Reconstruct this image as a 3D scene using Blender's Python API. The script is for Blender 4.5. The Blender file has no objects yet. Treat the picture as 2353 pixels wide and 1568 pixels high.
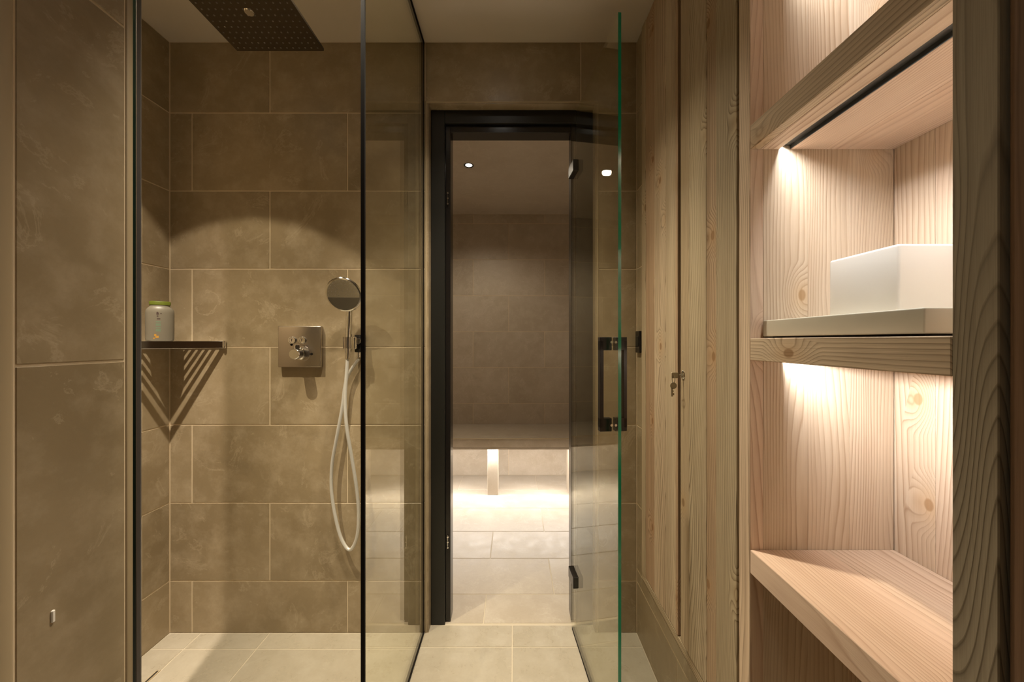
import bpy, bmesh, math, random
from mathutils import Vector, Matrix
random.seed(7)
S = bpy.context.scene
COL = S.collection

# ------------------------------------------------------------------ camera, world, lights, exposure
F = 840.0; CX = 1180.0; CY = 784.0; EYE = 1.121
cam = bpy.data.cameras.new('camera'); cam_o = bpy.data.objects.new('camera', cam); COL.objects.link(cam_o)
cam_o.location = (0, 0, EYE); cam_o.rotation_euler = (math.pi/2, 0, 0)
cam.sensor_fit = 'HORIZONTAL'; cam.sensor_width = 36.0; cam.lens = F/2353*36; cam.shift_x = -3.5/2353
cam.clip_start = 0.02; S.camera = cam_o
w = bpy.data.worlds.new('world'); S.world = w; w.use_nodes = True
w.node_tree.nodes['Background'].inputs[0].default_value = (0.02, 0.017, 0.012, 1)
w.node_tree.nodes['Background'].inputs[1].default_value = 1.0
S.view_settings.view_transform = 'Standard'; S.view_settings.look = 'None'
S.view_settings.gamma = 1.0; S.view_settings.use_curve_mapping = False
S.view_settings.exposure = 0.07

WARM = (1.0, .86, .66); NEUT = (1.0, .94, .88); COOL = (1.0, .985, .98)
def spot(name, loc, watts, deg, blend, color, radius=.02, target=None):
    l = bpy.data.lights.new(name, 'SPOT'); l.energy = watts; l.spot_size = math.radians(deg); l.spot_blend = blend
    l.color = color; l.shadow_soft_size = radius
    o = bpy.data.objects.new(name, l); o.location = loc; COL.objects.link(o)
    if target: o.rotation_euler = (Vector(target)-Vector(loc)).to_track_quat('-Z', 'Y').to_euler()
    return o
def strip_light(name, loc, sx, sy, watts, color, deg_from_down=0.0, spread=180, axis='Y'):
    l = bpy.data.lights.new(name, 'AREA'); l.shape = 'RECTANGLE'; l.size = sx; l.size_y = sy; l.energy = watts; l.color = color
    l.spread = math.radians(spread)
    o = bpy.data.objects.new(name, l); o.location = loc; COL.objects.link(o)
    a = math.radians(deg_from_down)
    o.rotation_euler = (0, -a, 0) if axis == 'Y' else (a, 0, 0)
    return o
SHOWER_L = (-1.0, .80, 2.262)
SHOWER_FILL = (-.45, .82, 2.262)
PASSAGE_L = (-.06, 1.04, 2.262)
STEAM_L = (-.269, 2.197, 2.172)
spot('shower_light', SHOWER_L, 36, 86, .10, WARM, .011)
spot('shower_core_light', SHOWER_L, 225, 76, 1.0, WARM, .011)
spot('shower_fill_light', SHOWER_FILL, 105, 66, 1.0, WARM, .05, (-.55, 1.12, 0))  # added lamp, fills the floor and wall that the rain head shades
spot('passage_light', PASSAGE_L, 44, 104, .9, WARM, .03)
spot('passage_core_light', PASSAGE_L, 165, 76, 1.0, WARM, .03)
spot('entry_fill_light', (-.12, -.10, 2.262), 9, 120, .8, WARM, .04)  # unseen fill lamp added behind the viewer
spot('steam_light', STEAM_L, 29, 150, .6, WARM, .02)
strip_light('bench_light', (0, 2.632, .3535), 1.9, .012, 15, NEUT, 0, 180, 'X')
strip_light('bench_front_light', (0, 2.632, .3530), 1.9, .010, 3, NEUT, -50, 180, 'X')
strip_light('shelf_light', (.5298, .56, 1.509), .003, .328, 1.25, COOL, 24, 100)
strip_light('low_shelf_light', (.5335, .56, 1.0862), .003, .328, 2.1, COOL, 45)
strip_light('top_shelf_light', (.5335, .56, 1.8972), .003, .328, 1.7, COOL, 45)

# ------------------------------------------------------------------ helpers
def P(px, py, d): return Vector(((px-CX)*d/F, d, EYE-(py-CY)*d/F))
def X(px, d): return (px-CX)*d/F
def Z(py, d): return EYE-(py-CY)*d/F

def tag(o, label=None, cat=None, group=None, kind=None):
    if label: o['label'] = label
    if cat: o['category'] = cat
    if group: o['group'] = group
    if kind: o['kind'] = kind
    return o
def obj(name, data, mat=None, parent=None, loc=(0, 0, 0)):
    if isinstance(data, bmesh.types.BMesh):
        me = bpy.data.meshes.new(name); data.to_mesh(me); data.free()
    else: me = data
    if mat and not me.materials: me.materials.append(mat)
    o = bpy.data.objects.new(name, me); COL.objects.link(o); o.location = loc
    if parent:
        o.parent = parent
        pl = Vector((0, 0, 0)); q = parent
        while q: pl += q.location; q = q.parent
        o.location = Vector(loc)-pl
    return o
def empty(name, loc):
    o = bpy.data.objects.new(name, None); o.location = loc; o.empty_display_size = .05; COL.objects.link(o); return o
def addbox(bm, a, b, bev=0.0, seg=1, M=None):
    c = [(a[i]+b[i])/2 for i in range(3)]; s = [abs(b[i]-a[i]) for i in range(3)]
    r = bmesh.ops.create_cube(bm, size=1.0); vs = r['verts']
    for v in vs: v.co = Vector((v.co.x*s[0]+c[0], v.co.y*s[1]+c[1], v.co.z*s[2]+c[2]))
    if bev > 0:
        es = list({e for v in vs for e in v.link_edges})
        g = bmesh.ops.bevel(bm, geom=es, offset=min(bev, min(s)*.45), segments=seg, affect='EDGES', profile=.5)
        vs = list({v for f in g['faces'] for v in f.verts} | {v for v in vs if v.is_valid})
    if M: bmesh.ops.transform(bm, matrix=M, verts=[v for v in vs if v.is_valid])
    return vs
_cache = {}
def box(name, a, b, mat, parent=None, bev=0.0015, seg=1):
    """box object, its origin in its centre; equal sizes share mesh data"""
    c = [(a[i]+b[i])/2 for i in range(3)]; s = tuple(round(abs(b[i]-a[i]), 5) for i in range(3))
    k = (s, mat.name, bev, seg)
    if k not in _cache:
        bm = bmesh.new(); addbox(bm, [-q/2 for q in s], [q/2 for q in s], bev, seg)
        me = bpy.data.meshes.new(name); bm.to_mesh(me); bm.free(); me.materials.append(mat)
        if seg > 1:
            for p in me.polygons: p.use_smooth = True
        _cache[k] = me
    return obj(name, _cache[k], mat, parent, c)
def smooth(o, ang=40):
    for p in o.data.polygons: p.use_smooth = True
    m = o.data
    try: m.set_sharp_from_angle(angle=math.radians(ang))
    except Exception: pass
    return o
def cyl(bm, p0, p1, r0, r1=None, n=24, caps=True):
    r1 = r0 if r1 is None else r1
    p0 = Vector(p0); p1 = Vector(p1); d = p1-p0
    q = d.to_track_quat('Z', 'Y').to_matrix().to_4x4()
    M = Matrix.Translation((p0+p1)/2) @ q
    return bmesh.ops.create_cone(bm, cap_ends=caps, segments=n, radius1=r0, radius2=r1, depth=d.length, matrix=M)['verts']
def lathe(bm, prof, M, n=32):
    """prof: list of (r, z); spun about Z, then M"""
    rings = []
    for r, z in prof:
        if r < 1e-6: rings.append([bm.verts.new(M @ Vector((0, 0, z)))])
        else: rings.append([bm.verts.new(M @ Vector((r*math.cos(2*math.pi*i/n), r*math.sin(2*math.pi*i/n), z))) for i in range(n)])
    for A, B in zip(rings, rings[1:]):
        for i in range(n):
            j = (i+1) % n
            if len(A) == 1 and len(B) == 1: continue
            if len(A) == 1: bm.faces.new((A[0], B[i], B[j]))
            elif len(B) == 1: bm.faces.new((A[i], A[j], B[0]))
            else: bm.faces.new((A[i], A[j], B[j], B[i]))
def tube(bm, pts, r, n=10, sub=8):
    pts = [Vector(p) for p in pts]; Q = []
    for i in range(len(pts)-1):
        p0 = pts[max(i-1, 0)]; p1 = pts[i]; p2 = pts[i+1]; p3 = pts[min(i+2, len(pts)-1)]
        for k in range(sub):
            t = k/sub
            Q.append(.5*((2*p1)+(-p0+p2)*t+(2*p0-5*p1+4*p2-p3)*t*t+(-p0+3*p1-3*p2+p3)*t**3))
    Q.append(pts[-1]); prev = None; up = Vector((0, 1, 0.01)); rings = []
    for i, c in enumerate(Q):
        t = (Q[min(i+1, len(Q)-1)]-Q[max(i-1, 0)]).normalized()
        a = t.cross(up).normalized(); b = a.cross(t).normalized()
        rings.append([bm.verts.new(c+r*(a*math.cos(2*math.pi*k/n)+b*math.sin(2*math.pi*k/n))) for k in range(n)])
    for A, B in zip(rings, rings[1:]):
        for k in range(n): bm.faces.new((A[k], A[(k+1) % n], B[(k+1) % n], B[k]))
    bm.faces.new(rings[0][::-1]); bm.faces.new(rings[-1])
def fixn(bm): bmesh.ops.recalc_face_normals(bm, faces=bm.faces[:]); return bm

# ------------------------------------------------------------------ materials
class N:
    def __init__(s, name):
        s.m = bpy.data.materials.new(name); s.m.use_nodes = True; s.t = s.m.node_tree; s.n = s.t.nodes; s.l = s.t.links
        s.b = s.n['Principled BSDF']; s.out = s.n['Material Output']
    def new(s, typ, **k):
        x = s.n.new(typ)
        for a, v in k.items(): setattr(x, a, v)
        return x
    def link(s, a, b): s.l.new(a, b)
    def val(s, sock, v):
        if isinstance(v, bpy.types.NodeSocket): s.link(v, sock)
        else: sock.default_value = v
    def math(s, op, a, b=None, c=None, clamp=False):
        x = s.new('ShaderNodeMath', operation=op); x.use_clamp = clamp
        s.val(x.inputs[0], a)
        if b is not None: s.val(x.inputs[1], b)
        if c is not None: s.val(x.inputs[2], c)
        return x.outputs[0]
    def vmath(s, op, a, b=None, out=0):
        x = s.new('ShaderNodeVectorMath', operation=op); s.val(x.inputs[0], a)
        if b is not None: s.val(x.inputs[1], b)
        return x.outputs[out]
    def noise(s, vec, scale, detail=4, rough=.55, dist=0.0):
        x = s.new('ShaderNodeTexNoise'); s.link(vec, x.inputs['Vector'])
        x.inputs['Scale'].default_value = scale; x.inputs['Detail'].default_value = detail
        x.inputs['Roughness'].default_value = rough; x.inputs['Distortion'].default_value = dist
        return x.outputs[0]
    def ramp(s, fac, stops, interp='LINEAR'):
        x = s.new('ShaderNodeValToRGB'); s.link(fac, x.inputs[0]); cr = x.color_ramp; cr.interpolation = interp
        while len(cr.elements) < len(stops): cr.elements.new(.5)
        for e, (p, c) in zip(cr.elements, stops):
            e.position = p; e.color = (c, c, c, 1) if not hasattr(c, '__len__') else (*c[:3], 1)
        return x.outputs[0]
    def mix(s, fac, a, b, blend='MIX'):
        x = s.new('ShaderNodeMix', data_type='RGBA', blend_type=blend)
        s.val(x.inputs[0], fac); s.val(x.inputs[6], a if isinstance(a, bpy.types.NodeSocket) else (*a, 1)); s.val(x.inputs[7], b if isinstance(b, bpy.types.NodeSocket) else (*b, 1))
        return x.outputs[2]
    def maprange(s, v, a, b, c=0.0, d=1.0, smooth=True):
        x = s.new('ShaderNodeMapRange'); x.interpolation_type = 'SMOOTHSTEP' if smooth else 'LINEAR'
        s.val(x.inputs[0], v)
        for i, q in zip((1, 2, 3, 4), (a, b, c, d)): x.inputs[i].default_value = q
        return x.outputs[0]
    def coords(s):
        tc = s.new('ShaderNodeTexCoord'); oi = s.new('ShaderNodeObjectInfo')
        r = s.vmath('SCALE', (1.0, 1.7, 2.3)); r.node.inputs[3].default_value = 1
        rr = s.math('MULTIPLY', oi.outputs['Random'], 40.0); s.link(rr, r.node.inputs[3])
        return s.vmath('ADD', tc.outputs['Object'], r), oi.outputs['Random']
    def bump(s, h, strength, dist=.001):
        x = s.new('ShaderNodeBump'); x.inputs['Strength'].default_value = strength; x.inputs['Distance'].default_value = dist
        s.link(h, x.inputs['Height']); s.link(x.outputs[0], s.b.inputs['Normal'])

def simple(name, col, rough=.5, metal=0.0, spec=.5, emit=None, es=0.0):
    k = N(name); b = k.b
    b.inputs['Base Color'].default_value = (*col, 1); b.inputs['Roughness'].default_value = rough
    b.inputs['Metallic'].default_value = metal; b.inputs['Specular IOR Level'].default_value = spec
    if emit: b.inputs['Emission Color'].default_value = (*emit, 1); b.inputs['Emission Strength'].default_value = es
    return k.m

def stone(name, base, dark, light, rough=.42, scale=1.0, var=.10):
    k = N(name); v, rnd = k.coords()
    n1 = k.noise(v, 2.6*scale, 6, .6, .6); n2 = k.noise(v, 14*scale, 6, .65); n3 = k.noise(v, 120*scale, 3, .6)
    c = k.mix(k.ramp(n1, [(.36, 0), (.64, 1)]), dark, base)
    c = k.mix(k.ramp(n2, [(.45, 0), (.75, .55)]), c, light)
    n4 = k.noise(v, 5.5*scale, 9, .72, 1.5)                         # thin pale scratches and dark smudges
    c = k.mix(k.ramp(n4, [(.575, 0), (.60, .5), (.625, 0)]), c, light)
    n5 = k.noise(v, 4.0*scale, 8, .7, .8)
    c = k.mix(k.ramp(n5, [(.30, .28), (.38, 0)]), c, tuple(q*.62 for q in dark))
    c = k.mix(k.ramp(n3, [(.3, .12), (.6, 0)]), c, tuple(q*.6 for q in base))
    t = k.math('MULTIPLY_ADD', rnd, 2*var, 1-var)
    c = k.vmath('SCALE', c); k.link(t, c.node.inputs[3])
    k.link(c, k.b.inputs['Base Color'])
    k.link(k.maprange(n2, .3, .7, rough-.06, rough+.1), k.b.inputs['Roughness'])
    k.bump(k.math('ADD', k.math('MULTIPLY', n2, .6), k.math('MULTIPLY', n3, .4)), .25, .0012)
    return k.m

def wood(name, axis, light, mid, dark, freq=115.0, cath=20.0, knots=1.0, rough=.6, warmvar=.5):
    """spruce: axis = direction of the grain in object space"""
    k = N(name); v, rnd = k.coords()
    sep = k.new('ShaderNodeSeparateXYZ'); k.link(v, sep.inputs[0]); o = sep.outputs
    al, u, ww = {'Z': (o[2], o[0], o[1]), 'Y': (o[1], o[0], o[2]), 'X': (o[0], o[1], o[2])}[axis]
    uu = k.math('ADD', u, k.math('MULTIPLY', ww, .93))
    cb = k.new('ShaderNodeCombineXYZ'); k.link(uu, cb.inputs[0]); k.link(k.math('MULTIPLY', al, .13), cb.inputs[1])
    q = cb.outputs[0]
    cn = k.noise(q, 5.5, 2, .45)
    # knots
    ck = k.new('ShaderNodeCombineXYZ'); k.link(k.math('MULTIPLY', uu, 7.0), ck.inputs[0]); k.link(k.math('MULTIPLY', al, 3.2), ck.inputs[1])
    vo = k.new('ShaderNodeTexVoronoi'); vo.voronoi_dimensions = '2D'; vo.inputs['Randomness'].default_value = .9; k.link(ck.outputs[0], vo.inputs['Vector']); vo.inputs['Scale'].default_value = 1.0
    dpos = k.vmath('SUBTRACT', ck.outputs[0], vo.outputs['Position'])
    dd = k.vmath('MULTIPLY', dpos, (1/7.0, 1/3.2, 1.0))
    dd2 = k.vmath('MULTIPLY', dd, (1.0, .62, 0.0))
    dist = k.vmath('LENGTH', dd2, out=1)                             # metres across, longer along the grain
    gate = k.new('ShaderNodeSeparateColor'); k.link(vo.outputs['Color'], gate.inputs[0])
    g = k.math('GREATER_THAN', gate.outputs[0], 1-.34*knots)
    infl = k.math('MULTIPLY', k.maprange(dist, .004, .045, 1, 0), g)
    kn = k.math('MULTIPLY', k.maprange(dist, .0055, .0085, 1, 0), g)
    fld = k.math('ADD', k.math('MULTIPLY', uu, freq), k.math('MULTIPLY', cn, cath))
    fld = k.math('ADD', fld, k.math('MULTIPLY', infl, 4.5))
    fld = k.math('ADD', fld, k.math('MULTIPLY', k.noise(q, 40, 3, .5), .8))
    fr = k.math('FRACT', fld)
    amp = k.maprange(k.noise(q, 9, 2, .5), .3, .7, .35, 1.0)
    ln = k.ramp(fr, [(0, .0), (.30, .05), (.72, .45), (.86, 1), (.97, .3), (1, 0)])
    ln = k.math('MULTIPLY', ln, amp)
    c = k.mix(k.maprange(k.noise(q, 3.0, 3, .5), .3, .7), light, mid)
    cbn = k.new('ShaderNodeCombineXYZ'); k.link(k.math('MULTIPLY', uu, 38.0), cbn.inputs[0]); k.link(k.math('MULTIPLY', al, .7), cbn.inputs[1])
    c = k.mix(k.maprange(k.noise(cbn.outputs[0], 1.0, 3, .6), .42, .72, 0, .42), c, tuple(m_*.62+d_*.38 for m_, d_ in zip(mid, dark)))
    c = k.mix(k.math('MULTIPLY', ln, .95), c, dark)
    cf = k.new('ShaderNodeCombineXYZ'); k.link(k.math('MULTIPLY', uu, 900.0), cf.inputs[0]); k.link(k.math('MULTIPLY', al, 14.0), cf.inputs[1])
    fib = k.noise(cf.outputs[0], 1.0, 2, .5)
    c = k.mix(k.maprange(fib, .35, .75, 0, .22), c, dark)
    c = k.mix(k.math('MULTIPLY', kn, .8), c, (dark[0]*.75, dark[1]*.6, dark[2]*.45))
    c = k.mix(k.math('MULTIPLY', k.math('MULTIPLY', infl, infl), .35), c, (mid[0]*1.0, mid[1]*.82, mid[2]*.6))
    t = k.math('MULTIPLY_ADD', rnd, .20*warmvar*2, 1-.20*warmvar)
    c = k.vmath('SCALE', c); k.link(t, c.node.inputs[3])
    hs = k.new('ShaderNodeHueSaturation'); k.link(c, hs.inputs['Color']); k.link(k.math('MULTIPLY_ADD', rnd, -.02, .51), hs.inputs['Hue'])
    k.link(hs.outputs[0], k.b.inputs['Base Color']); k.b.inputs['Roughness'].default_value = rough
    k.b.inputs['Specular IOR Level'].default_value = .3
    h = k.math('SUBTRACT', 1.0, k.math('ADD', k.math('MULTIPLY', ln, .7), k.math('MULTIPLY', fib, .3)))
    k.bump(h, .35, .0012)
    return k.m

M_TILE = stone('wall_tile', (.335, .262, .165), (.255, .195, .116), (.47, .385, .27), .38, var=.05)
M_STEAM = stone('steam_tile', (.47, .40, .315), (.41, .34, .255), (.56, .49, .40), .42, var=.04)
M_STEAMF = stone('steam_floor_tile', (.40, .345, .275), (.355, .30, .23), (.47, .415, .345), .42, var=.03)
M_FLOOR = stone('floor_tile', (.365, .325, .258), (.335, .295, .23), (.42, .38, .315), .30, var=.03)
M_GROUT = simple('grout', (.62, .51, .36), .9)
M_EDGE = simple('edge_profile', (.40, .32, .205), .45)
M_FGROUT = simple('floor_grout', (.46, .40, .31), .9)
M_PAINT = simple('ceiling_paint', (.62, .56, .48), .7)
M_BLACK = simple('black_metal', (.010, .010, .008), .42)
M_BLACKG = simple('black_gloss', (.012, .010, .009), .22)
M_SEAL = simple('black_seal', (.008, .006, .005), .6, 0, .1)
M_CHROME = simple('chrome', (.82, .81, .79), .09, 1.0)
M_BRUSH = simple('brushed_chrome', (.50, .46, .42), .26, 1.0)
M_DKMETAL = simple('rain_head_metal', (.085, .066, .045), .34, .8)
M_FACE = simple('spray_face_metal', (.50, .49, .46), .16, .85)
M_FACEREFL = simple('spray_face_reflection', (.20, .195, .18), .2, .8)  # colour of the dark reflection in the lower spray face
M_KEY = simple('key_nickel', (.34, .30, .23), .3, .9)
M_RUBBER = simple('grey_rubber', (.16, .14, .12), .6)
M_HOSE = simple('hose', (.62, .61, .58), .28, .35)
M_ALU = simple('grey_aluminium', (.20, .19, .19), .4, .6)
M_WHITE = simple('white_ceramic', (.80, .77, .72), .25)
M_SLAB = simple('pale_solid_surface', (.55, .52, .43), .4)
M_PLAST = simple('white_plastic', (.18, .16, .122), .4)
M_GREEN = simple('green_plastic', (.12, .15, .015), .4)
M_INK = simple('dark_ink', (.06, .035, .03), .6)
M_INKG = simple('green_ink', (.14, .26, .17), .6)
M_INKO = simple('amber_ink', (.42, .22, .03), .6)
M_LEDCH = simple('led_channel', (.075, .072, .065), .3, .3)
M_LAMP = simple('lamp_lens', (1, 1, 1), .5, emit=(1, .93, .82), es=14)
M_STRIP = simple('led_strip_glow', (1, 1, 1), .5, emit=(1, .95, .88), es=5)
M_WARMLED = simple('warm_strip_glow', (1, .7, .3), .5, emit=(1, .45, .08), es=1.2)
M_DARK = simple('dark_void', (.02, .015, .01), .9)
WL, WM, WD = (.74, .62, .495), (.66, .51, .38), (.40, .255, .165)       # pale interior spruce
GL, GM, GD = (.67, .555, .40), (.52, .405, .27), (.15, .092, .048)        # greyer aged fronts
W_Z = wood('spruce_vertical', 'Z', WL, WM, WD, knots=.8)
W_Y = wood('spruce_horizontal', 'Y', WL, WM, WD, freq=100, cath=26, knots=.8)
W_FZ = wood('aged_spruce_vertical', 'Z', GL, GM, GD, freq=125, cath=24, warmvar=.9, knots=1.7)
W_GZ = wood('reddish_spruce_vertical', 'Z', (.56, .42, .285), (.46, .325, .205), (.18, .105, .055), freq=125, cath=12, warmvar=.9, knots=1.4)
W_FY = wood('aged_spruce_horizontal', 'Y', GL, GM, GD, freq=160, cath=14, knots=.8)
W_PZ = wood('aged_spruce_post', 'Z', (.36, .30, .22), (.29, .235, .17), (.13, .095, .06), freq=110, cath=55, knots=1.3)
W_SHZ = wood('shaded_wood_vertical', 'Z', (.22, .14, .08), (.17, .10, .055), (.08, .045, .022), freq=120, cath=12, knots=0)  # shade of the unlit panel put into the wood colour

def glass_mat(name, tint):
    k = N(name); k.n.remove(k.b)
    geo = k.new('ShaderNodeNewGeometry')
    d = k.vmath('DOT_PRODUCT', geo.outputs['Normal'], geo.outputs['Incoming'], out=1)
    c = k.math('SUBTRACT', 1.0, k.math('ABSOLUTE', d), clamp=True)
    p = k.math('POWER', c, 5.0); fr = k.math('MULTIPLY_ADD', p, .955, .04)
    tr = k.new('ShaderNodeBsdfTransparent'); tr.inputs[0].default_value = (*tint, 1)
    gl = k.new('ShaderNodeBsdfGlossy'); gl.inputs['Roughness'].default_value = 0.0; gl.inputs[0].default_value = (.95, .94, .86, 1)
    mx = k.new('ShaderNodeMixShader'); k.link(fr, mx.inputs[0]); k.link(tr.outputs[0], mx.inputs[1]); k.link(gl.outputs[0], mx.inputs[2])
    k.link(mx.outputs[0], k.out.inputs[0]); return k.m
M_GLASS = glass_mat('clear_glass', (.982, .988, .955))
M_GEDGE = simple('glass_edge_green', (.0, .36, .20), .12, 0, .8)
M_GEDGED = simple('glass_edge_dark', (.02, .05, .045), .15, 0, .8)

def glass_pane(name, L, H, T, parent, loc, yaw, edge_mat, front_only=0):
    """pane in local XZ, length L along +X, thickness T along Y, its edges in a second material"""
    bm = bmesh.new(); addbox(bm, (0, -T/2, 0), (L, T/2, H))
    for f in bm.faces: f.material_index = 1 if (f.normal.x*front_only > .9 if front_only else abs(f.normal.y) < .9) else 0
    me = bpy.data.meshes.new(name); bm.to_mesh(me); bm.free(); me.materials.append(M_GLASS); me.materials.append(edge_mat)
    o = obj(name, me, None, parent, loc); o.rotation_euler = (0, 0, yaw); return o

# ------------------------------------------------------------------ tiles
D = 1.4035; XL = -1.32; XR = .473; H = 2.269
GAP = .0042; TT = .010
def poly_tile(parent, pts, axis, plane, sgn, mat=None):
    """pts: polygon (u, z) in the wall plane, already inset; extruded backwards by TT. axis 'Y': u = x, wall normal is sgn*Y"""
    mat = mat or M_TILE
    us = [p[0] for p in pts]; zs = [p[1] for p in pts]; cu = (min(us)+max(us))/2; cz = (min(zs)+max(zs))/2
    bm = bmesh.new()
    def v(u, z, t): return bm.verts.new(((u-cu), t, (z-cz)) if axis == 'Y' else ((t, (u-cu), (z-cz)) if axis == 'X' else ((u-cu), (z-cz), t)))
    a = [v(u, z, 0) for u, z in pts]; b = [v(u, z, -sgn*TT) for u, z in pts]
    bm.faces.new(a); bm.faces.new(b[::-1])
    for i in range(len(pts)): j = (i+1) % len(pts); bm.faces.new((a[j], a[i], b[i], b[j]))
    fixn(bm)
    loc = (cu, plane, cz) if axis == 'Y' else ((plane, cu, cz) if axis == 'X' else (cu, cz, plane))
    return obj('tile', bm, mat, parent, loc)
def rect_tile(parent, u0, u1, z0, z1, axis, plane, sgn, mat=None):
    mat = mat or M_TILE
    g = GAP/2; u0 += g; u1 -= g; z0 += g; z1 -= g
    if u1-u0 < .006 or z1-z0 < .006: return
    t0, t1 = (plane-sgn*TT, plane)
    lo, hi = min(t0, t1), max(t0, t1)
    if axis == 'Y': a, b = (u0, lo, z0), (u1, hi, z1)
    elif axis == 'X': a, b = (lo, u0, z0), (hi, u1, z1)
    else: a, b = (u0, z0, lo), (u1, z1, hi)
    return box('tile', a, b, mat, parent, .0008)
def tile_area(parent, u0, u1, rows, axis, plane, sgn, offs, pitch=.597, mat=None, hole=None):
    for i, (z0, z1) in enumerate(zip(rows, rows[1:])):
        o = offs[i % len(offs)]; k = math.floor((u0-o)/pitch); cuts = [u0]
        while True:
            k += 1; c = o+k*pitch
            if c >= u1-.01: break
            if c > u0+.01: cuts.append(c)
        cuts.append(u1)
        for a, b in zip(cuts, cuts[1:]):
            if hole:
                h0, h1, hz = hole; g = GAP/2
                if a < h1 and b > h0 and z0 < hz-.001:
                    if a < h0 and b > h1: pass
                    if z1 <= hz+.001:
                        if a < h0-.01: rect_tile(parent, a, h0+g, z0, z1, axis, plane, sgn, mat)
                        if b > h1+.01: rect_tile(parent, h1-g, b, z0, z1, axis, plane, sgn, mat)
                    else:
                        if a >= h0-.01 and b <= h1+.01: rect_tile(parent, a, b, hz-g, z1, axis, plane, sgn, mat)
                        elif a < h0: poly_tile(parent, [(a+g, z0+g), (h0, z0+g), (h0, hz), (b-g, hz), (b-g, z1-g), (a+g, z1-g)], axis, plane, sgn, mat)
                        else: poly_tile(parent, [(a+g, hz), (h1, hz), (h1, z0+g), (b-g, z0+g), (b-g, z1-g), (a+g, z1-g)], axis, plane, sgn, mat)
                    continue
            rect_tile(parent, a, b, z0, z1, axis, plane, sgn, mat)
def slab(name, a, b, mat, label, cat='wall'):
    o = box(name, a, b, mat, None, 0); tag(o, label, cat, kind='structure'); return o

XP = -.70
ROWS = [0, .2, .4995, .799, 1.0985, 1.398, 1.6975, 1.997, H]
GB = .0013          # grout lies this far behind the tile faces
# far wall, with the opening of the steam room door
HX0, HX1, HZ = -.339, .3258, 2.043
def wall_with_hole(name, y0, y1, x0, x1, zt, hx0, hx1, hz, mat, label):
    bm = bmesh.new()
    addbox(bm, (x0, y0, 0), (hx0, y1, zt)); addbox(bm, (hx1, y0, 0), (x1, y1, zt)); addbox(bm, (hx0, y0, hz), (hx1, y1, zt))
    return tag(obj(name, bm, mat), label, 'wall', kind='structure')
wf = wall_with_hole('wall_far', D+GB, D+.115, XL-.12, XR+.35, H, HX0, HX1, HZ, M_GROUT, 'brown stone tiled far wall behind the shower, around the black framed glass door')
tile_area(wf, XL, XR, ROWS, 'Y', D, -1, [-1.235, -.936], hole=(HX0, HX1, HZ))
wl = slab('wall_left', (XL-.12, -.06, 0), (XL-GB, D+GB, H), M_GROUT, 'brown stone tiled side wall left of the corner shelf in the shower')
tile_area(wl, -.06, D, ROWS, 'X', XL, 1, [1.0, .7])
wn = slab('wall_near_shower', (XL-.12, -.16, 0), (XP-.10, -.06-GB, H), M_GROUT, 'tiled end wall of the shower at its hidden near end')
tile_area(wn, XL, XP-.10, ROWS, 'Y', -.06, 1, [-1.0, -.9])
# pier left of the shower: nearer wall
PROWS = [0, .486, 1.086, 1.686, H]
wp = slab('wall_pier', (XP-.10, -1.25, 0), (XP-GB, .672, H), M_GROUT, 'large brown tiled wall in the foreground at the left edge')
tile_area(wp, -.06, .660, ROWS, 'X', XP-.0993-TT, -1, [.4, .1])
tile_area(wp, .5125, .660, PROWS, 'X', XP, 1, [5], pitch=9)
tile_area(wp, -.08, .484, PROWS, 'X', XP, 1, [5], pitch=9)
tile_area(wp, -1.25, -.08, PROWS, 'X', XP, 1, [-.665], pitch=9)
box('edge_profile', (XP-.010, .6605, 0), (XP+.0008, .6725, H), M_EDGE, wp, .002, 2)
box('edge_profile', (XP-.006, .487, 0), (XP+.007, .5085, H), M_EDGE, wp, .005, 3)
bm = bmesh.new(); d0 = XP*F/(120.5-CX)
addbox(bm, (XP-.001, d0-.0022, Z(1431, d0)), (XP+.0025, d0+.0022, Z(1403, d0)), .001)
obj('wall_stub', bm, M_WHITE, wp)
# right wall: tiled above and below the cabinets
wr = slab('wall_right', (XR+GB, -1.25, 0), (XR+.35, D+GB, .249), M_GROUT, 'low tiled plinth under the wooden cupboard doors on the right')
tile_area(wr, -1.25, D, [0, .2, .249], 'X', XR, -1, [1.06, .76])
bm = bmesh.new(); addbox(bm, (XR+GB, 1.345, .249), (XR+.35, D+GB, H)); wr2 = obj('column', bm, M_GROUT, wr)
for z0, z1 in zip([.249]+ROWS[2:-1], ROWS[2:]): rect_tile(wr, 1.341, D, z0, z1, 'X', XR, -1)
# ceiling, floor, rear
slab('ceiling', (XL-.12, -1.25, H), (XR+.35, D+.115, H+.06), M_PAINT, 'plain painted ceiling above the shower and passage', 'ceiling')
slab('wall_rear', (XL-.12, -1.35, 0), (XR+.35, -1.25, H), M_PAINT, 'plain wall behind the viewer')
fl = slab('floor', (XL-.12, -1.25, -.08), (XR+.35, 1.442, -GB), M_FGROUT, 'pale stone tiled floor of the shower and passage', 'floor')
def floor_tiles(parent, xs, ys, mat, z=0):
    for a, b in zip(xs, xs[1:]):
        for c, d in zip(ys, ys[1:]): rect_tile(parent, a, b, c, d, 'Z', z, 1, mat)
floor_tiles(fl, [-.3475, -.005, XR], [-1.25, -.45, .145, .742, 1.339, 1.442], M_FLOOR)
floor_tiles(fl, [XL, -1.2], [-.06, .672, 1.33, D], M_FLOOR)
floor_tiles(fl, [-1.2, XP-.11], [-.06, .672], M_FLOOR)
floor_tiles(fl, [-1.2, -.936, -.3475], [.672, 1.33, D], M_FLOOR)
floor_tiles(fl, [XP, -.3475], [-1.25, -.45, .145, .672], M_FLOOR)
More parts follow.
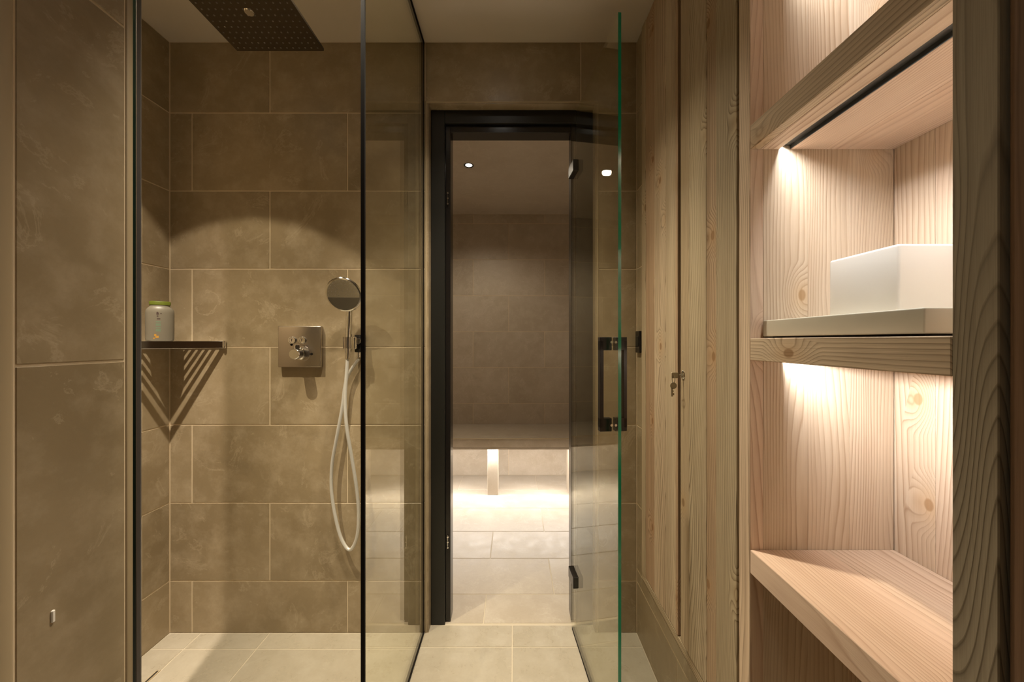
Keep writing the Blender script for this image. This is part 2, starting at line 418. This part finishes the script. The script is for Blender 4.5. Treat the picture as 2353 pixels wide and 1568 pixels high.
dr = empty('floor_drain', (-1.207, 1.0, 0)); tag(dr, 'narrow dark slot drain along the left of the shower floor', 'drain')
box('slot', (-1.2105, .70, -.002), (-1.2035, 1.2407, .0011), M_DARK, dr, 0)
box('drain_frame', (-1.2135, .70, -.002), (-1.2105, 1.2437, .0014), M_EDGE, dr, 0); box('drain_frame', (-1.2035, .70, -.002), (-1.2005, 1.2437, .0014), M_EDGE, dr, 0)

# ------------------------------------------------------------------ steam room
SX0, SX1, SY0, SY1, SH = -1.0, 1.0, D+.115, 3.05, 2.178
sb = slab('wall_steam_back', (SX0-.1, SY1+GB, 0), (SX1+.1, SY1+.1, SH), M_GROUT, 'stone tiled back wall above the steam room bench')
srows = [0, .3, .6, .9, 1.2, 1.5, 1.8, 2.1, SH]
tile_area(sb, SX0, SX1, srows, 'Y', SY1, -1, [-.04, .26], mat=M_STEAM)
sl = slab('wall_steam_left', (SX0-.1, SY0, 0), (SX0-GB, SY1+GB, SH), M_GROUT, 'tiled left side wall inside the steam room')
tile_area(sl, SY0, SY1, srows, 'X', SX0, 1, [2.1, 2.4], mat=M_STEAM)
sr = slab('wall_steam_right', (SX1+GB, SY0, 0), (SX1+.1, SY1+GB, SH), M_GROUT, 'tiled right side wall inside the steam room')
tile_area(sr, SY0, SY1, srows, 'X', SX1, -1, [2.1, 2.4], mat=M_STEAM)
slab('ceiling_steam', (SX0-.1, SY0, SH), (SX1+.1, SY1+.1, SH+.08), M_STEAM, 'brown stone ceiling of the steam room with a small downlight', 'ceiling')
sf = slab('floor_steam', (SX0-.1, 1.442, -.08), (SX1+.1, SY1+.1, -GB), M_FGROUT, 'brightly lit pale stone tiled floor inside the steam room', 'floor')
ys = [1.450, 1.618, 1.885, 2.15, 2.45, 2.75, 3.05]
for i, (a, b) in enumerate(zip(ys, ys[1:])):
    xs = [SX0, -.72+(.3 if i % 2 else 0), -.12+(.3 if i % 2 else 0), .48+(.3 if i % 2 else 0), SX1]
    if a < 1.5: xs = [HX0, -.12, HX1]
    floor_tiles(sf, xs, [a, b], M_STEAMF)
bn = empty('steam_bench', (0, 2.8, 0)); tag(bn, 'long stone bench lit from below at the back of the steam room', 'bench')
box('front_lip', (SX0+.002, 2.6005, .3490), (SX1-.002, 2.606, .3605), M_STEAM, bn, 0)
box('seat_slab', (SX0+.001, 2.60, .36), (SX1-.001, SY1-.001, .428), M_STEAM, bn, .006, 2)
box('edge_profile', (SX0+.001, 2.5975, .4215), (SX1-.001, 2.606, .4295), M_EDGE, bn, .002)
for x0 in (-.19, .405, -.80):
    box('leg', (x0, 2.66, 0), (x0+.078, 2.80, .36), M_STEAM, bn, .002)
box('light_strip', (SX0+.05, 2.622, .3565), (SX1-.05, 2.642, .3598), M_STRIP, bn, 0)
def downlight(loc, label, r=.022, grp=None):
    o = empty('ceiling_spotlight', loc); tag(o, label, 'lamp', grp)
    bm = bmesh.new(); M = Matrix.Translation(loc)
    lathe(bm, [(r, -.001), (r*1.45, -.003), (r*1.5, 0.0), (r, .004), (r, -.001)], M, 28); smooth(obj('trim_ring', fixn(bm), M_BLACK, o))
    bm = bmesh.new(); lathe(bm, [(0, -.0035), (r*.6, -.003), (r*.98, -.0005), (r*.98, .006), (0, .006)], M, 28); smooth(obj('lens', fixn(bm), M_LAMP, o))
    return o
downlight((STEAM_L[0], STEAM_L[1], SH), 'small round bright spotlight in the steam room ceiling', .020)

# ------------------------------------------------------------------ steam room door and its frame
dr1 = empty('door_1', (0, 1.46, 0)); tag(dr1, 'black framed steam room doorway with its glass leaf standing open', 'door', kind='structure')
bm = bmesh.new()
addbox(bm, (-.326, 1.442, 0), (-.271, 1.51, 2.0326), .0015); addbox(bm, (.249, 1.442, 0), (.3128, 1.51, 2.0326), .0015); addbox(bm, (-.271, 1.442, 1.981), (.249, 1.51, 2.0326), .0015)
obj('outer_frame', bm, M_BLACK, dr1)
bm = bmesh.new()
addbox(bm, (-.2705, 1.456, .008), (-.251, 1.515, 1.9805), .001); addbox(bm, (.229, 1.456, .008), (.2485, 1.515, 1.9805), .001); addbox(bm, (-.251, 1.456, 1.9515), (.229, 1.515, 1.9805), .001)
obj('rebate_frame', bm, M_BLACKG, dr1)
bm = bmesh.new()     # pale stone reveal around the frame
addbox(bm, (HX0, D+.001, 0), (-.3265, 1.515, 2.033)); addbox(bm, (.3133, D+.001, 0), (HX1, 1.515, 2.033)); addbox(bm, (HX0, D+.001, 2.033), (HX1, 1.515, HZ))
obj('reveal', bm, M_TILE, dr1)
bm = bmesh.new(); e = .006
addbox(bm, (HX0-.001, D-.0015, 0), (HX0+e, D+.007, HZ), .0015); addbox(bm, (HX1-e, D-.0015, 0), (HX1+.001, D+.007, HZ), .0015); addbox(bm, (HX0-.001, D-.0015, HZ-e), (HX1+.001, D+.007, HZ+.001), .0015)
obj('edge_profile', bm, M_EDGE, dr1)
for py in (457, 1245):
    z = Z(py, 1.455); bm = bmesh.new()
    for dz in (-.022, 0, .020): cyl(bm, (-.2625, 1.4555, z+dz), (-.2605, 1.449, z+dz), .004, .003, 12)
    cyl(bm, (-.262, 1.453, z-.026), (-.262, 1.453, z+.026), .0022, n=8)
    smooth(obj('magnet_catch', bm, M_CHROME, dr1))
# the leaf
HXL, HYL = .2306, 1.430; TAN = 78/F; ang = math.atan2(-1, TAN); LL = (1.430-.948)*math.hypot(1, TAN)
leaf = glass_pane('glass_leaf', LL, 1.974-.010, .0085, dr1, (HXL, HYL, .010), ang, M_GEDGE, 1)
ux, uy = math.cos(ang), math.sin(ang)      # along the leaf, towards the camera
nx, ny = uy, -ux                            # its left face
if nx > 0: nx, ny = -nx, -ny
MR = lambda px, py_: Matrix.Translation((px, py_, 0)) @ Matrix.Rotation(ang, 4, 'Z')
for zt in (Z(0, 1)-0,):
    pass
for zc in (EYE+.657, EYE-.903):
    bm = bmesh.new()
    addbox(bm, (-.006, -.015, zc-.0215), (.068, .0105, zc+.0215), .002, 1, MR(HXL, HYL))
    obj('hinge', bm, M_BLACKG, dr1)
s0 = (1.430-1.0)*math.hypot(1, TAN); zt, zb = EYE+.0107, EYE-.2455
bm = bmesh.new(); MM = MR(HXL, HYL)
for sg in (-1, 1):
    a, b = (.005, .038) if sg > 0 else (-.038, -.005)
    addbox(bm, (s0-.009, a, zt-.036), (s0+.009, b, zt), .001, 1, MM); addbox(bm, (s0-.009, a, zb), (s0+.009, b, zb+.036), .001, 1, MM)
    a, b = (.0275, .038) if sg > 0 else (-.038, -.0275)
    addbox(bm, (s0-.009, a, zb+.01), (s0+.009, b, zt-.01), .001, 1, MM)
hd = obj('handle', bm, M_BLACKG, dr1)
bm = bmesh.new()
for z in (zt-.014, zb+.017):
    for q in (-.006, .006):
        p = MM @ Vector((s0+.0095, q, z)); p2 = MM @ Vector((s0+.0108, q, z)); cyl(bm, p, p2, .0035, n=12)
obj('screw', bm, M_CHROME, hd)
bm = bmesh.new(); addbox(bm, (.01, -.0045, .0005), (LL, .0045, .0105), 0, 1, MM); obj('bottom_seal', bm, M_SEAL, dr1)

# ------------------------------------------------------------------ fixed glass side of the shower
gp = empty('shower_screen', (-.3475, 1.12, 0)); tag(gp, 'fixed floor to ceiling glass panel between shower and passage', 'glass panel')
glass_pane('glass', D-.008-.846, H-.016, .008, gp, (-.3475, D-.008, .008), -math.pi/2, M_GEDGED)
bm = bmesh.new(); addbox(bm, (-.3520, .842, .0), (-.3430, .8475, H-.002)); obj('front_edge_seal', bm, M_SEAL, gp)
box('floor_seal', (-.3535, .848, .0), (-.3415, D-.002, .009), M_SEAL, gp, 0)
box('ceiling_seal', (-.3535, .848, H-.009), (-.3415, D-.002, H-.001), M_SEAL, gp, 0)
box('wall_seal', (-.3520, D-.010, .0), (-.3430, D-.001, H-.001), M_SEAL, gp, 0)

# shower door folded inwards at the pier, seen on its edge
sd = empty('hinged_shower_screen', (-.703, .676, 0)); tag(sd, 'hinged glass shower screen swung inwards at the tiled pier, seen edge on', 'glass panel')
y0 = .6785; pxc = 309.5; x0 = X(pxc, y0); yaw = math.atan2(y0, x0)
glass_pane('glass', .46, H-.03, .0058, sd, (x0, y0, .012), yaw, M_GEDGED, -1)
bm = bmesh.new(); MM = Matrix.Translation((X(318.6, .6785), .6785, 0)) @ Matrix.Rotation(yaw, 4, 'Z')
addbox(bm, (0, -.0037, .004), (.020, .0037, H-.004), .0012, 1, MM); obj('edge_profile', bm, M_ALU, sd)

# ------------------------------------------------------------------ corner shelf and bottle
cs = empty('corner_shelf', (XL, D, 1.108)); tag(cs, 'chrome slatted corner shelf in the shower holding a bottle', 'shelf')
LEG = .215; zs0, zs1 = 1.094, 1.1205
cx0, cy0 = XL+.002, D-.002
def diag_bar(bm, leg, z0, z1, th, trim=.004):
    """bar from (corner + leg on the far wall) to (corner + leg on the side wall)"""
    a = Vector((cx0+leg-trim, cy0-trim*.3, 0)); b = Vector((cx0+trim*.3, cy0-leg+trim, 0)); d = b-a; L = d.length; yaw = math.atan2(d.y, d.x)
    addbox(bm, (0, -th/2, z0), (L, th/2, z1), .0008, 1, Matrix.Translation(a) @ Matrix.Rotation(yaw, 4, 'Z'))
bm = bmesh.new(); diag_bar(bm, LEG, zs0, zs1, .006); obj('front_bar', bm, M_CHROME, cs)
for i in range(7):
    leg = LEG-.029-.025*i
    if leg < .02: break
    bm = bmesh.new(); diag_bar(bm, leg, zs1-.007, zs1-.002, .0088); obj('slat', bm, M_CHROME, cs)
bm = bmesh.new(); addbox(bm, (cx0, cy0-.004, zs0+.004), (cx0+LEG, cy0+.0005, zs1-.002), .0005); obj('wall_rail', bm, M_CHROME, cs)
bm = bmesh.new(); addbox(bm, (cx0-.0005, cy0-LEG, zs0+.004), (cx0+.004, cy0, zs1-.002), .0005); obj('wall_rail', bm, M_CHROME, cs)
bm = bmesh.new(); cyl(bm, (cx0+LEG-.001, cy0-.006, zs0-.001), (cx0+LEG-.001, cy0-.006, zs1+.001), .0055, n=16); smooth(obj('end_cap', bm, M_CHROME, cs))
bm = bmesh.new(); cyl(bm, (cx0+.006, cy0-LEG+.001, zs0-.001), (cx0+.006, cy0-LEG+.001, zs1+.001), .0055, n=16); smooth(obj('end_cap', bm, M_CHROME, cs))

bt = empty('shampoo_bottle', (-1.262, 1.305, zs1)); tag(bt, 'white plastic bottle with a green cap on the chrome corner shelf', 'bottle')
bx, by, bz = -1.2620, 1.305, zs1-.001
MB = Matrix.Translation((bx, by, bz)) @ Matrix.Rotation(math.radians(45), 4, 'Z') @ Matrix.Diagonal((1.0, .62, 1, 1))
def bottle_prof():
    return [(0, 0), (.030, 0), (.0365, .003), (.038, .010), (.038, .100), (.0365, .112), (.031, .120), (.027, .124), (.0265, .130)]
MBr = Matrix.Translation((bx, by, bz)) @ Matrix.Rotation(math.radians(42), 4, 'Z') @ Matrix.Diagonal((1.0, .62, 1, 1))
bm = bmesh.new(); lathe(bm, bottle_prof()+[(0, .130)], MBr, 36); smooth(obj('body', fixn(bm), M_PLAST, bt))
bm = bmesh.new(); lathe(bm, [(0, .1295), (.0285, .1295), (.0285, .140), (.027, .1425), (0, .1425)], MBr, 36); smooth(obj('cap', fixn(bm), M_GREEN, bt))
def wrap(bm, u, z, wd, ht):
    """small printed patch on the oval body; u = angle in degrees"""
    R = .0384
    def pt(an, zz): return MBr @ Vector((R*math.cos(math.radians(an)), R*math.sin(math.radians(an)), zz))
    n = 3; vs = [[bm.verts.new(pt(u+wd*(i/n-.5), z+ht*k)) for i in range(n+1)] for k in (0, 1)]
    for i in range(n): bm.faces.new((vs[0][i], vs[0][i+1], vs[1][i+1], vs[1][i]))
bm = bmesh.new(); A0 = 262
wrap(bm, A0, .094, 9, .008); wrap(bm, A0-1, .101, 5, .003); wrap(bm, A0, .087, 6, .004); wrap(bm, A0+4, .0775, 13, .004); wrap(bm, A0+13, .097, 5, .003)
obj('dark_print', bm, M_INK, bt)
bm = bmesh.new()
for z in (.068, .0605, .0565, .047, .0405, .036): wrap(bm, A0+3, z, 20, .0022)
obj('green_print', bm, M_INKG, bt)
bm = bmesh.new(); wrap(bm, A0-9, .018, 9, .008); wrap(bm, A0-2, .012, 13, .008); wrap(bm, A0-14, .009, 8, .004); obj('amber_print', bm, M_INKO, bt)

# ------------------------------------------------------------------ shower mixer
mx = empty('shower_mixer', (-.818, D, 1.10)); tag(mx, 'square chrome thermostat plate with two buttons and a round knob', 'shower control')
px0, px1 = X(641, 1.39), X(739, 1.39); pz0, pz1 = Z(844, 1.39), Z(750, 1.39)
bm = bmesh.new(); addbox(bm, (px0, D-.020, pz0), (px1, D+.0005, pz1), .003, 3); smooth(obj('cover_plate', bm, M_BRUSH, mx), 30)
for k, px in enumerate((674, 697)):
    c = P(px, 782, 1.389); bm = bmesh.new()
    MY = Matrix.Translation((c.x, D-.0195, c.z)) @ Matrix.Rotation(math.pi/2, 4, 'X')
    lathe(bm, [(0, .006), (.0085, .006), (.0095, .0075), (.0125, .0075), (.0135, .006), (.0135, 0), (0, 0)], MY, 28)
    b = smooth(obj('push_button', fixn(bm), M_CHROME, mx), 30)
    bm = bmesh.new(); zz = D-.0195-.0064      # tiny pictogram: vertical stroke with a head
    addbox(bm, (c.x-.0012, zz-.0004, c.z-.005), (c.x+.0012, zz+.0004, c.z+.004)); addbox(bm, (c.x-.003, zz-.0004, c.z+.0032), (c.x+.003, zz+.0004, c.z+.0055))
    obj('pictogram', bm, M_INK, b)
c = P(693, 813, 1.38)
MY = Matrix.Translation((c.x, D-.0195, c.z)) @ Matrix.Rotation(math.pi/2, 4, 'X')
bm = bmesh.new(); lathe(bm, [(0, .003), (.030, .003), (.031, .0), (0, 0)], MY, 36); smooth(obj('knob_base', fixn(bm), M_BRUSH, mx), 30)
bm = bmesh.new(); lathe(bm, [(0, .052), (.0175, .052), (.0195, .050), (.0195, .020), (.023, .018), (.023, .003), (0, .003)], MY, 36); kb = smooth(obj('knob', fixn(bm), M_CHROME, mx), 30)
bm = bmesh.new(); addbox(bm, (c.x-.003, D-.070, c.z+.012), (c.x+.003, D-.040, c.z+.034), .0015); obj('knob_lever', bm, M_CHROME, kb)
for a, b in ((.052, .070), (.128, .106)):
    bm = bmesh.new(); cyl(bm, (px0+a, D-.0202, pz1-b), (px0+a, D-.0215, pz1-b), .0045, n=14); obj('marker_dot', bm, M_SEAL, mx)

# ------------------------------------------------------------------ hand shower, holder, hose
hs = empty('hand_shower', P(797, 790, 1.36)); tag(hs, 'round chrome hand shower resting in its wall holder', 'hand shower')
dh = 1.315
hc = P(791, 677, dh); R = 40*dh/F
fac = Vector((.06, -1, -.42)).normalized()      # spray face looks towards the room and down
MH = Matrix.Translation(hc) @ fac.to_track_quat('Z', 'Y').to_matrix().to_4x4()
bm = bmesh.new(); lathe(bm, [(0, -.024), (R*.45, -.022), (R*.85, -.012), (R*1.0, -.002), (R*1.02, .004), (R*.98, .007), (R*.93, .0078), (0, .0078)], MH, 48); smooth(obj('head', fixn(bm), M_CHROME, hs), 35)
bm = bmesh.new(); lathe(bm, [(0, .0079), (R*.90, .0079), (R*.90, .0086), (0, .0088)], MH, 48); fp = smooth(obj('spray_face', fixn(bm), M_FACE, hs), 35)
bm = bmesh.new(); vs = []; c0 = -.16     # lower half of the face: dark reflection painted as a raised segment
a0 = math.acos(c0); n = 20
for i in range(n+1):
    a = a0+(2*math.pi-2*a0)*i/n
    vs.append((R*.90*math.cos(a), R*.90*math.sin(a)))
upv = MH.to_3x3() @ Vector((0, 1, 0)); flip = 1
lo_ = [bm.verts.new(MH @ Vector((-y, x, .0086))) for x, y in vs]; hi_ = [bm.verts.new(MH @ Vector((-y, x, .0104))) for x, y in vs]
bm.faces.new(hi_); bm.faces.new(lo_[::-1])
for i in range(n+1): j = (i+1) % (n+1); bm.faces.new((lo_[i], lo_[j], hi_[j], hi_[i]))
obj('dark_reflection', fixn(bm), M_FACEREFL, fp)
bm = bmesh.new()
for ring, n in ((.25, 8), (.45, 14), (.65, 20), (.82, 26)):
    for i in range(n):
        a = 2*math.pi*i/n; p = MH @ Vector((R*ring*math.cos(a), R*ring*math.sin(a), .0085)); q = MH @ Vector((R*ring*math.cos(a), R*ring*math.sin(a), .0100))
        cyl(bm, p, q, .0013, .0009, 6)
o = obj('nozzles', bm, M_RUBBER, fp); o['kind'] = 'stuff'
h0 = hc+Vector((.004, .034, -R*.92)); h1 = P(800, 812, 1.352)
bm = bmesh.new(); cyl(bm, hc+Vector((.002, .034, -R*.55)), h0, .014, .0125, 24); cyl(bm, h0, h1, .0122, .0105, 24); smooth(obj('grip', bm, M_CHROME, hs))
hold = empty('shower_holder', P(818, 790, 1.39)); tag(hold, 'black and chrome wall holder with hose outlet beside the glass', 'holder')
cc = P(817, 788, 1.37)
bm = bmesh.new(); addbox(bm, (cc.x-.006, D-.030, cc.z-.036), (cc.x+.026, D+.0005, cc.z+.030), .003, 2); smooth(obj('wall_plate', bm, M_BLACKG, hold), 30)
bm = bmesh.new(); cyl(bm, (cc.x+.010, D-.030, cc.z+.006), (cc.x+.010, D-.040, cc.z+.006), .013, .012, 24); addbox(bm, (h1.x+.0155, 1.340, cc.z-.024), (cc.x+.012, D-.030, cc.z+.022), .004, 2); smooth(obj('arm', bm, M_CHROME, hold), 30)
bm = bmesh.new(); lathe(bm, [(.0136, -.021), (.0165, -.021), (.0175, .021), (.0146, .021), (.0136, -.021)], Matrix.Translation((h1.x, 1.3500, cc.z)), 28); smooth(obj('cradle', fixn(bm), M_BRUSH, hold), 40)
bm = bmesh.new(); cyl(bm, (cc.x+.006, D-.018, cc.z-.036), (cc.x+.006, D-.018, cc.z-.055), .0085, n=16); smooth(obj('outlet_nut', bm, M_CHROME, hold))
ho = empty('shower_hose', P(790, 1000, 1.36)); tag(ho, 'pale grey shower hose hanging in a long loop', 'hose')
pts = [P(800, 806, 1.352), P(797, 850, 1.352), P(793, 920, 1.345), P(797, 985, 1.34), P(808, 1050, 1.345), P(819, 1120, 1.35), P(824, 1180, 1.355), P(820, 1235, 1.36), P(804, 1264, 1.365), P(785, 1240, 1.37), P(771, 1190, 1.372), P(762, 1130, 1.374), P(763, 1070, 1.376), P(773, 1010, 1.378), P(786, 940, 1.380), P(797, 870, 1.382), P(812, 838, 1.384)]
pts[-1] = Vector((cc.x+.006, D-.018, cc.z-.0600))
bm = bmesh.new(); tube(bm, pts, .0062, 12, 8); smooth(obj('hose_tube', fixn(bm), M_HOSE, ho))
bm = bmesh.new(); cyl(bm, pts[0]+Vector((0, 0, .004)), pts[0]+Vector((-.001, 0, -.030)), .0105, .0085, 18); smooth(obj('hose_nut', bm, M_CHROME, ho))

# ------------------------------------------------------------------ rain shower
rs = empty('rain_shower', (-.669, .925, 1.96)); tag(rs, 'square dark metal overhead rain shower at the top left', 'overhead shower')
rx0, rx1, ry0, ry1, rz = -.794, -.544, .800, 1.050, EYE+.8325
bm = bmesh.new(); addbox(bm, (rx0, ry0, rz), (rx1, ry1, rz+.009), .0012); obj('head', bm, M_DKMETAL, rs)
bm = bmesh.new()
for i in range(14):
    for j in range(14):
        x = rx0+.0125+.225*i/13; y = ry0+.0125+.225*j/13
        cyl(bm, (x, y, rz), (x, y, rz-.0016), .0024, .0016, 6)
o = obj('nozzles', bm, M_RUBBER, rs); o['kind'] = 'stuff'
bm = bmesh.new(); cyl(bm, (-.669, .925, rz-.0022), (-.669, .925, rz), .010, .012, 20); smooth(obj('boss', bm, M_BRUSH, rs))
bm = bmesh.new(); cyl(bm, (-.669, .925, rz+.009), (-.669, .925, H), .012, n=20); cyl(bm, (-.669, .925, rz+.009), (-.669, .925, rz+.025), .024, .018, 24); cyl(bm, (-.669, .925, H-.008), (-.669, .925, H), .032, n=28); smooth(obj('ceiling_arm', bm, M_CHROME, rs))
downlight((SHOWER_L[0], SHOWER_L[1], H), 'round recessed spotlight in the ceiling above the shower corner', .03)
downlight((SHOWER_FILL[0], SHOWER_FILL[1], H), 'added unseen fill spotlight in the ceiling beside the fixed glass panel', .03)  # fitting made up for the added fill lamp
downlight((PASSAGE_L[0], PASSAGE_L[1], H), 'round recessed spotlight in the ceiling before the steam room door', .03)

# black switch on the right wall
sw = empty('wall_switch', (XR, 1.37, 1.12)); tag(sw, 'small black wall switch between tiles and wooden cupboard', 'switch')
bm = bmesh.new(); addbox(bm, (XR-.009, 1.349, Z(811, 1.37)), (XR+.0005, 1.393, Z(761, 1.37)), .002, 2); obj('switch_plate', bm, M_BLACKG, sw)
bm = bmesh.new(); addbox(bm, (XR-.0115, 1.359, 1.100), (XR-.0085, 1.383, 1.138), .001); obj('rocker', bm, M_BLACK, sw)

# ------------------------------------------------------------------ tall cupboard with two plank doors
XC = .47
def yx(px, x=XC): return x*F/(px-CX)
cb = empty('tall_cupboard', (XC, 1.05, .25)); tag(cb, 'floor to ceiling wooden cupboard with two plank doors left of the lit niche', 'cupboard')
yF, y1, y2, y3, y4, y5 = yx(1474.5), yx(1483), yx(1557), yx(1562.5), yx(1692.5), yx(1697)
box('carcass', (XC+.022, y5, .252), (XC+.28, yF, H-.001), M_DARK, cb, 0)
box('bottom_rail', (XC+.001, y5, .251), (XC+.022, yF, .274), W_FY, cb, .001)
box('end_stile', (XC, y1+.0005, .2745), (XC+.022, yF, H-.001), W_FZ, cb, .001)
def plank_door(ya, yb, cuts, odd=0, name='door'):
    """ya < yb; cuts: plank borders"""
    m = (ya+yb)/2
    o = box(name, (XC+.010, ya, .277), (XC+.021, yb, H-.004), W_FZ, cb, .0008)
    bs = [ya]+cuts+[yb]
    for i, (a, b) in enumerate(zip(bs, bs[1:])):
        box('plank', (XC+(0, .0012, .0006, .0015)[i % 4], a+.0003, .277), (XC+.010, b-.0003, H-.004), W_GZ if (i+odd) % 3 == 1 else W_FZ, o, .0012)
    return o
dA = plank_door(y2, y1, [yx(1552), yx(1528), yx(1503)], 1)
dB = plank_door(y4, y3, [yx(1645), yx(1622), yx(1582)])
# keys in the lock of the nearer door
lk = P(1569, 862, yx(1569)); lk.x = XC
bm = bmesh.new(); MX = Matrix.Translation((XC+.0005, lk.y, lk.z)) @ Matrix.Rotation(-math.pi/2, 4, 'Y')
lathe(bm, [(0, .0030), (.006, .0030), (.0085, .0022), (.0100, 0), (0, 0)], MX @ Matrix.Diagonal((1.25, .9, 1, 1)), 28); lo = smooth(obj('lock_rosette', fixn(bm), M_CHROME, dB))
kr = empty('key_bunch', lk+Vector((-.01, 0, 0))); tag(kr, 'small keys hanging from the cupboard door lock', 'keys')
bm = bmesh.new(); cyl(bm, (XC, lk.y, lk.z), (XC-.012, lk.y, lk.z), .0022, n=10)
addbox(bm, (XC-.031, lk.y-.001, lk.z-.009), (XC-.012, lk.y+.001, lk.z+.007), .003); obj('key', bm, M_KEY, kr)
bm = bmesh.new(); tube(bm, [(XC-.026+.0*i, lk.y+.009*math.sin(a), lk.z-.012+.010*math.cos(a)) for i in range(1) for a in [2*math.pi*k/12 for k in range(13)]], .0009, 6, 3); obj('key_ring', fixn(bm), M_KEY, kr)
bm = bmesh.new(); cyl(bm, (XC-.026, lk.y-.001, lk.z-.030), (XC-.026, lk.y+.001, lk.z-.030), .009, n=16)
addbox(bm, (XC-.032, lk.y-.001, lk.z-.060), (XC-.0275, lk.y+.001, lk.z-.036), .0004, 1); addbox(bm, (XC-.0275, lk.y-.001, lk.z-.056), (XC-.0245, lk.y+.001, lk.z-.050)); addbox(bm, (XC-.0275, lk.y-.001, lk.z-.047), (XC-.0255, lk.y+.001, lk.z-.043)); obj('key', bm, M_KEY, kr)

# ------------------------------------------------------------------ lit niche: shelving unit
XB = .756; YN = yx(1723); YE = yx(2187)
su = empty('shelf_unit', (XC, .56, 0)); tag(su, 'open wooden shelving niche with light strips under its boards', 'shelf unit')
box('front_stile', (XC, YN, .0), (XC+.03, y5-.0015, H-.001), W_FZ, su, .001)
sp = box('side_panel', (XC+.03, YN+.012, 0), (XB+.03, y5-.004, H-.001), W_Z, su, 0)
for a, b in ((XC, .4965), (.4965, .585), (.585, .668), (.668, XB+.0)):
    if a == XC: a = XC+.001
    box('plank', (a, YN-.0005 if a > XC+.01 else YN, 0), (b-.0002, YN+.0118, H-.001), W_Z, sp, .0003)
bp = box('back_panel', (XB+.012, YE-.03, 0), (XB+.03, YN+.011, H-.001), W_Z, su, 0)
for a, b in ((.36, .43), (.43, .502), (.502, .575), (.575, .655), (.655, YN-.0006)):
    box('plank', (XB, a+.0002, 0), (XB+.0118, b-.0002, H-.001), W_Z, bp, .0003)
box('near_stile', (XC, yx(2295), 0), (XC+.022, YE, H-.001), W_PZ, su, .001)
nsp = box('near_side_panel', (XC+.022, yx(2295)+.002, 0), (XB+.03, YE, H-.001), W_Z, su, 0)
def shelf(z0, z1, groove=None, lip=None):
    """groove: (x0, x1, depth) of the recessed light channel in the underside; lip: x of the profile lip under the light"""
    ya, yb = YE+.0005, YN-.001
    if not groove:
        o = box('shelf_board', (XC+.020, ya, z0+.002), (XB-.001, yb, z1-.002), W_Y, su, 0)
        box('plank', (XC, ya, z0), (.6197, yb, z1), W_Y, o, .001); box('plank', (.62, ya, z0), (XB-.0005, yb, z1), W_Y, o, .001)
        return o
    ga, gb, dp = groove
    o = box('shelf_board', (XC+.021, ya, z0+dp+.002), (XB-.001, yb, z1-.002), W_Y, su, 0)
    box('plank', (XC, ya, z0), (XC+.0198, yb, z1), W_FY, o, .001)
    box('plank', (XC+.020, ya, z0), (ga, yb, z1), W_Y, o, .0004)
    box('plank', (ga+.0002, ya, z0+dp+.001), (gb-.0002, yb, z1), W_Y, o, 0)
    box('plank', (gb, ya, z0), (.6397, yb, z1), W_Y, o, .0004); box('plank', (.64, ya, z0), (XB-.0005, yb, z1), W_Y, o, .0008)
    bm = bmesh.new(); addbox(bm, (ga, ya, z0+dp), (gb, yb, z0+dp+.001)); addbox(bm, (ga, ya, z0+.0002), (ga+.0008, yb, z0+dp)); addbox(bm, (gb-.0008, ya, z0+.0002), (gb, yb, z0+dp))
    if lip: addbox(bm, (ga, ya, z0), (lip, yb, z0+.0005))
    obj('light_channel', bm, M_LEDCH, o)
    return o
shelf(1.502, 1.549, (.5265, .5505, .0080))
shelf(1.083, 1.1265, (.528, .5515, .0042), .5345)
shelf(1.894, 1.940, (.528, .5515, .0042), .5345)
shelf(.660, .706)
# panel nearer than the post, its shade painted into the wood
cp = empty('near_cupboard', (.49, -.4, 0)); tag(cp, 'wooden cupboard side with painted shade at the extreme right edge', 'cupboard')
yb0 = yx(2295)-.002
b = box('front_panel', (.482, -.90, 0), (.50, yb0, H-.001), W_SHZ, cp, .001)
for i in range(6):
    a = yb0-.19*(i+1); box('plank', (.476, a+.001, 0), (.482, a+.189, H-.001), W_SHZ, b, .001)

# slab and white box in the niche
bs = empty('stone_slab', (.6, .58, 1.128)); tag(bs, 'pale grey solid slab lying on the middle niche shelf', 'slab')
ye_s = .494*F/(2124-CX)
box('slab_body', (.494, ye_s, 1.1300), (.735, YN-.003, 1.1615), M_SLAB, bs, .002, 3)
box('shadow_gap', (.506, ye_s+.01, 1.1266), (.725, YN-.014, 1.1300), M_DARK, bs, 0)  # dark block stands in for the shadow gap under the slab
wb = empty('white_box', (.64, .59, 1.1615)); tag(wb, 'white rectangular ceramic box standing on the pale slab in the niche', 'box')
bX, bY0, bY1, bZ0, bZ1 = .560, .5315, .649, 1.1616, 1.263
bm = bmesh.new(); addbox(bm, (bX, bY0, bZ0), (bX+.165, bY1, bZ1), .004, 4)
top = [f for f in bm.faces if f.normal.z > .9 and f.calc_area() > .005]
r = bmesh.ops.inset_region(bm, faces=top, thickness=.006)
for f in top:
    for v in f.verts: v.co.z -= .085
smooth(obj('vessel', bm, M_WHITE, wb), 30)
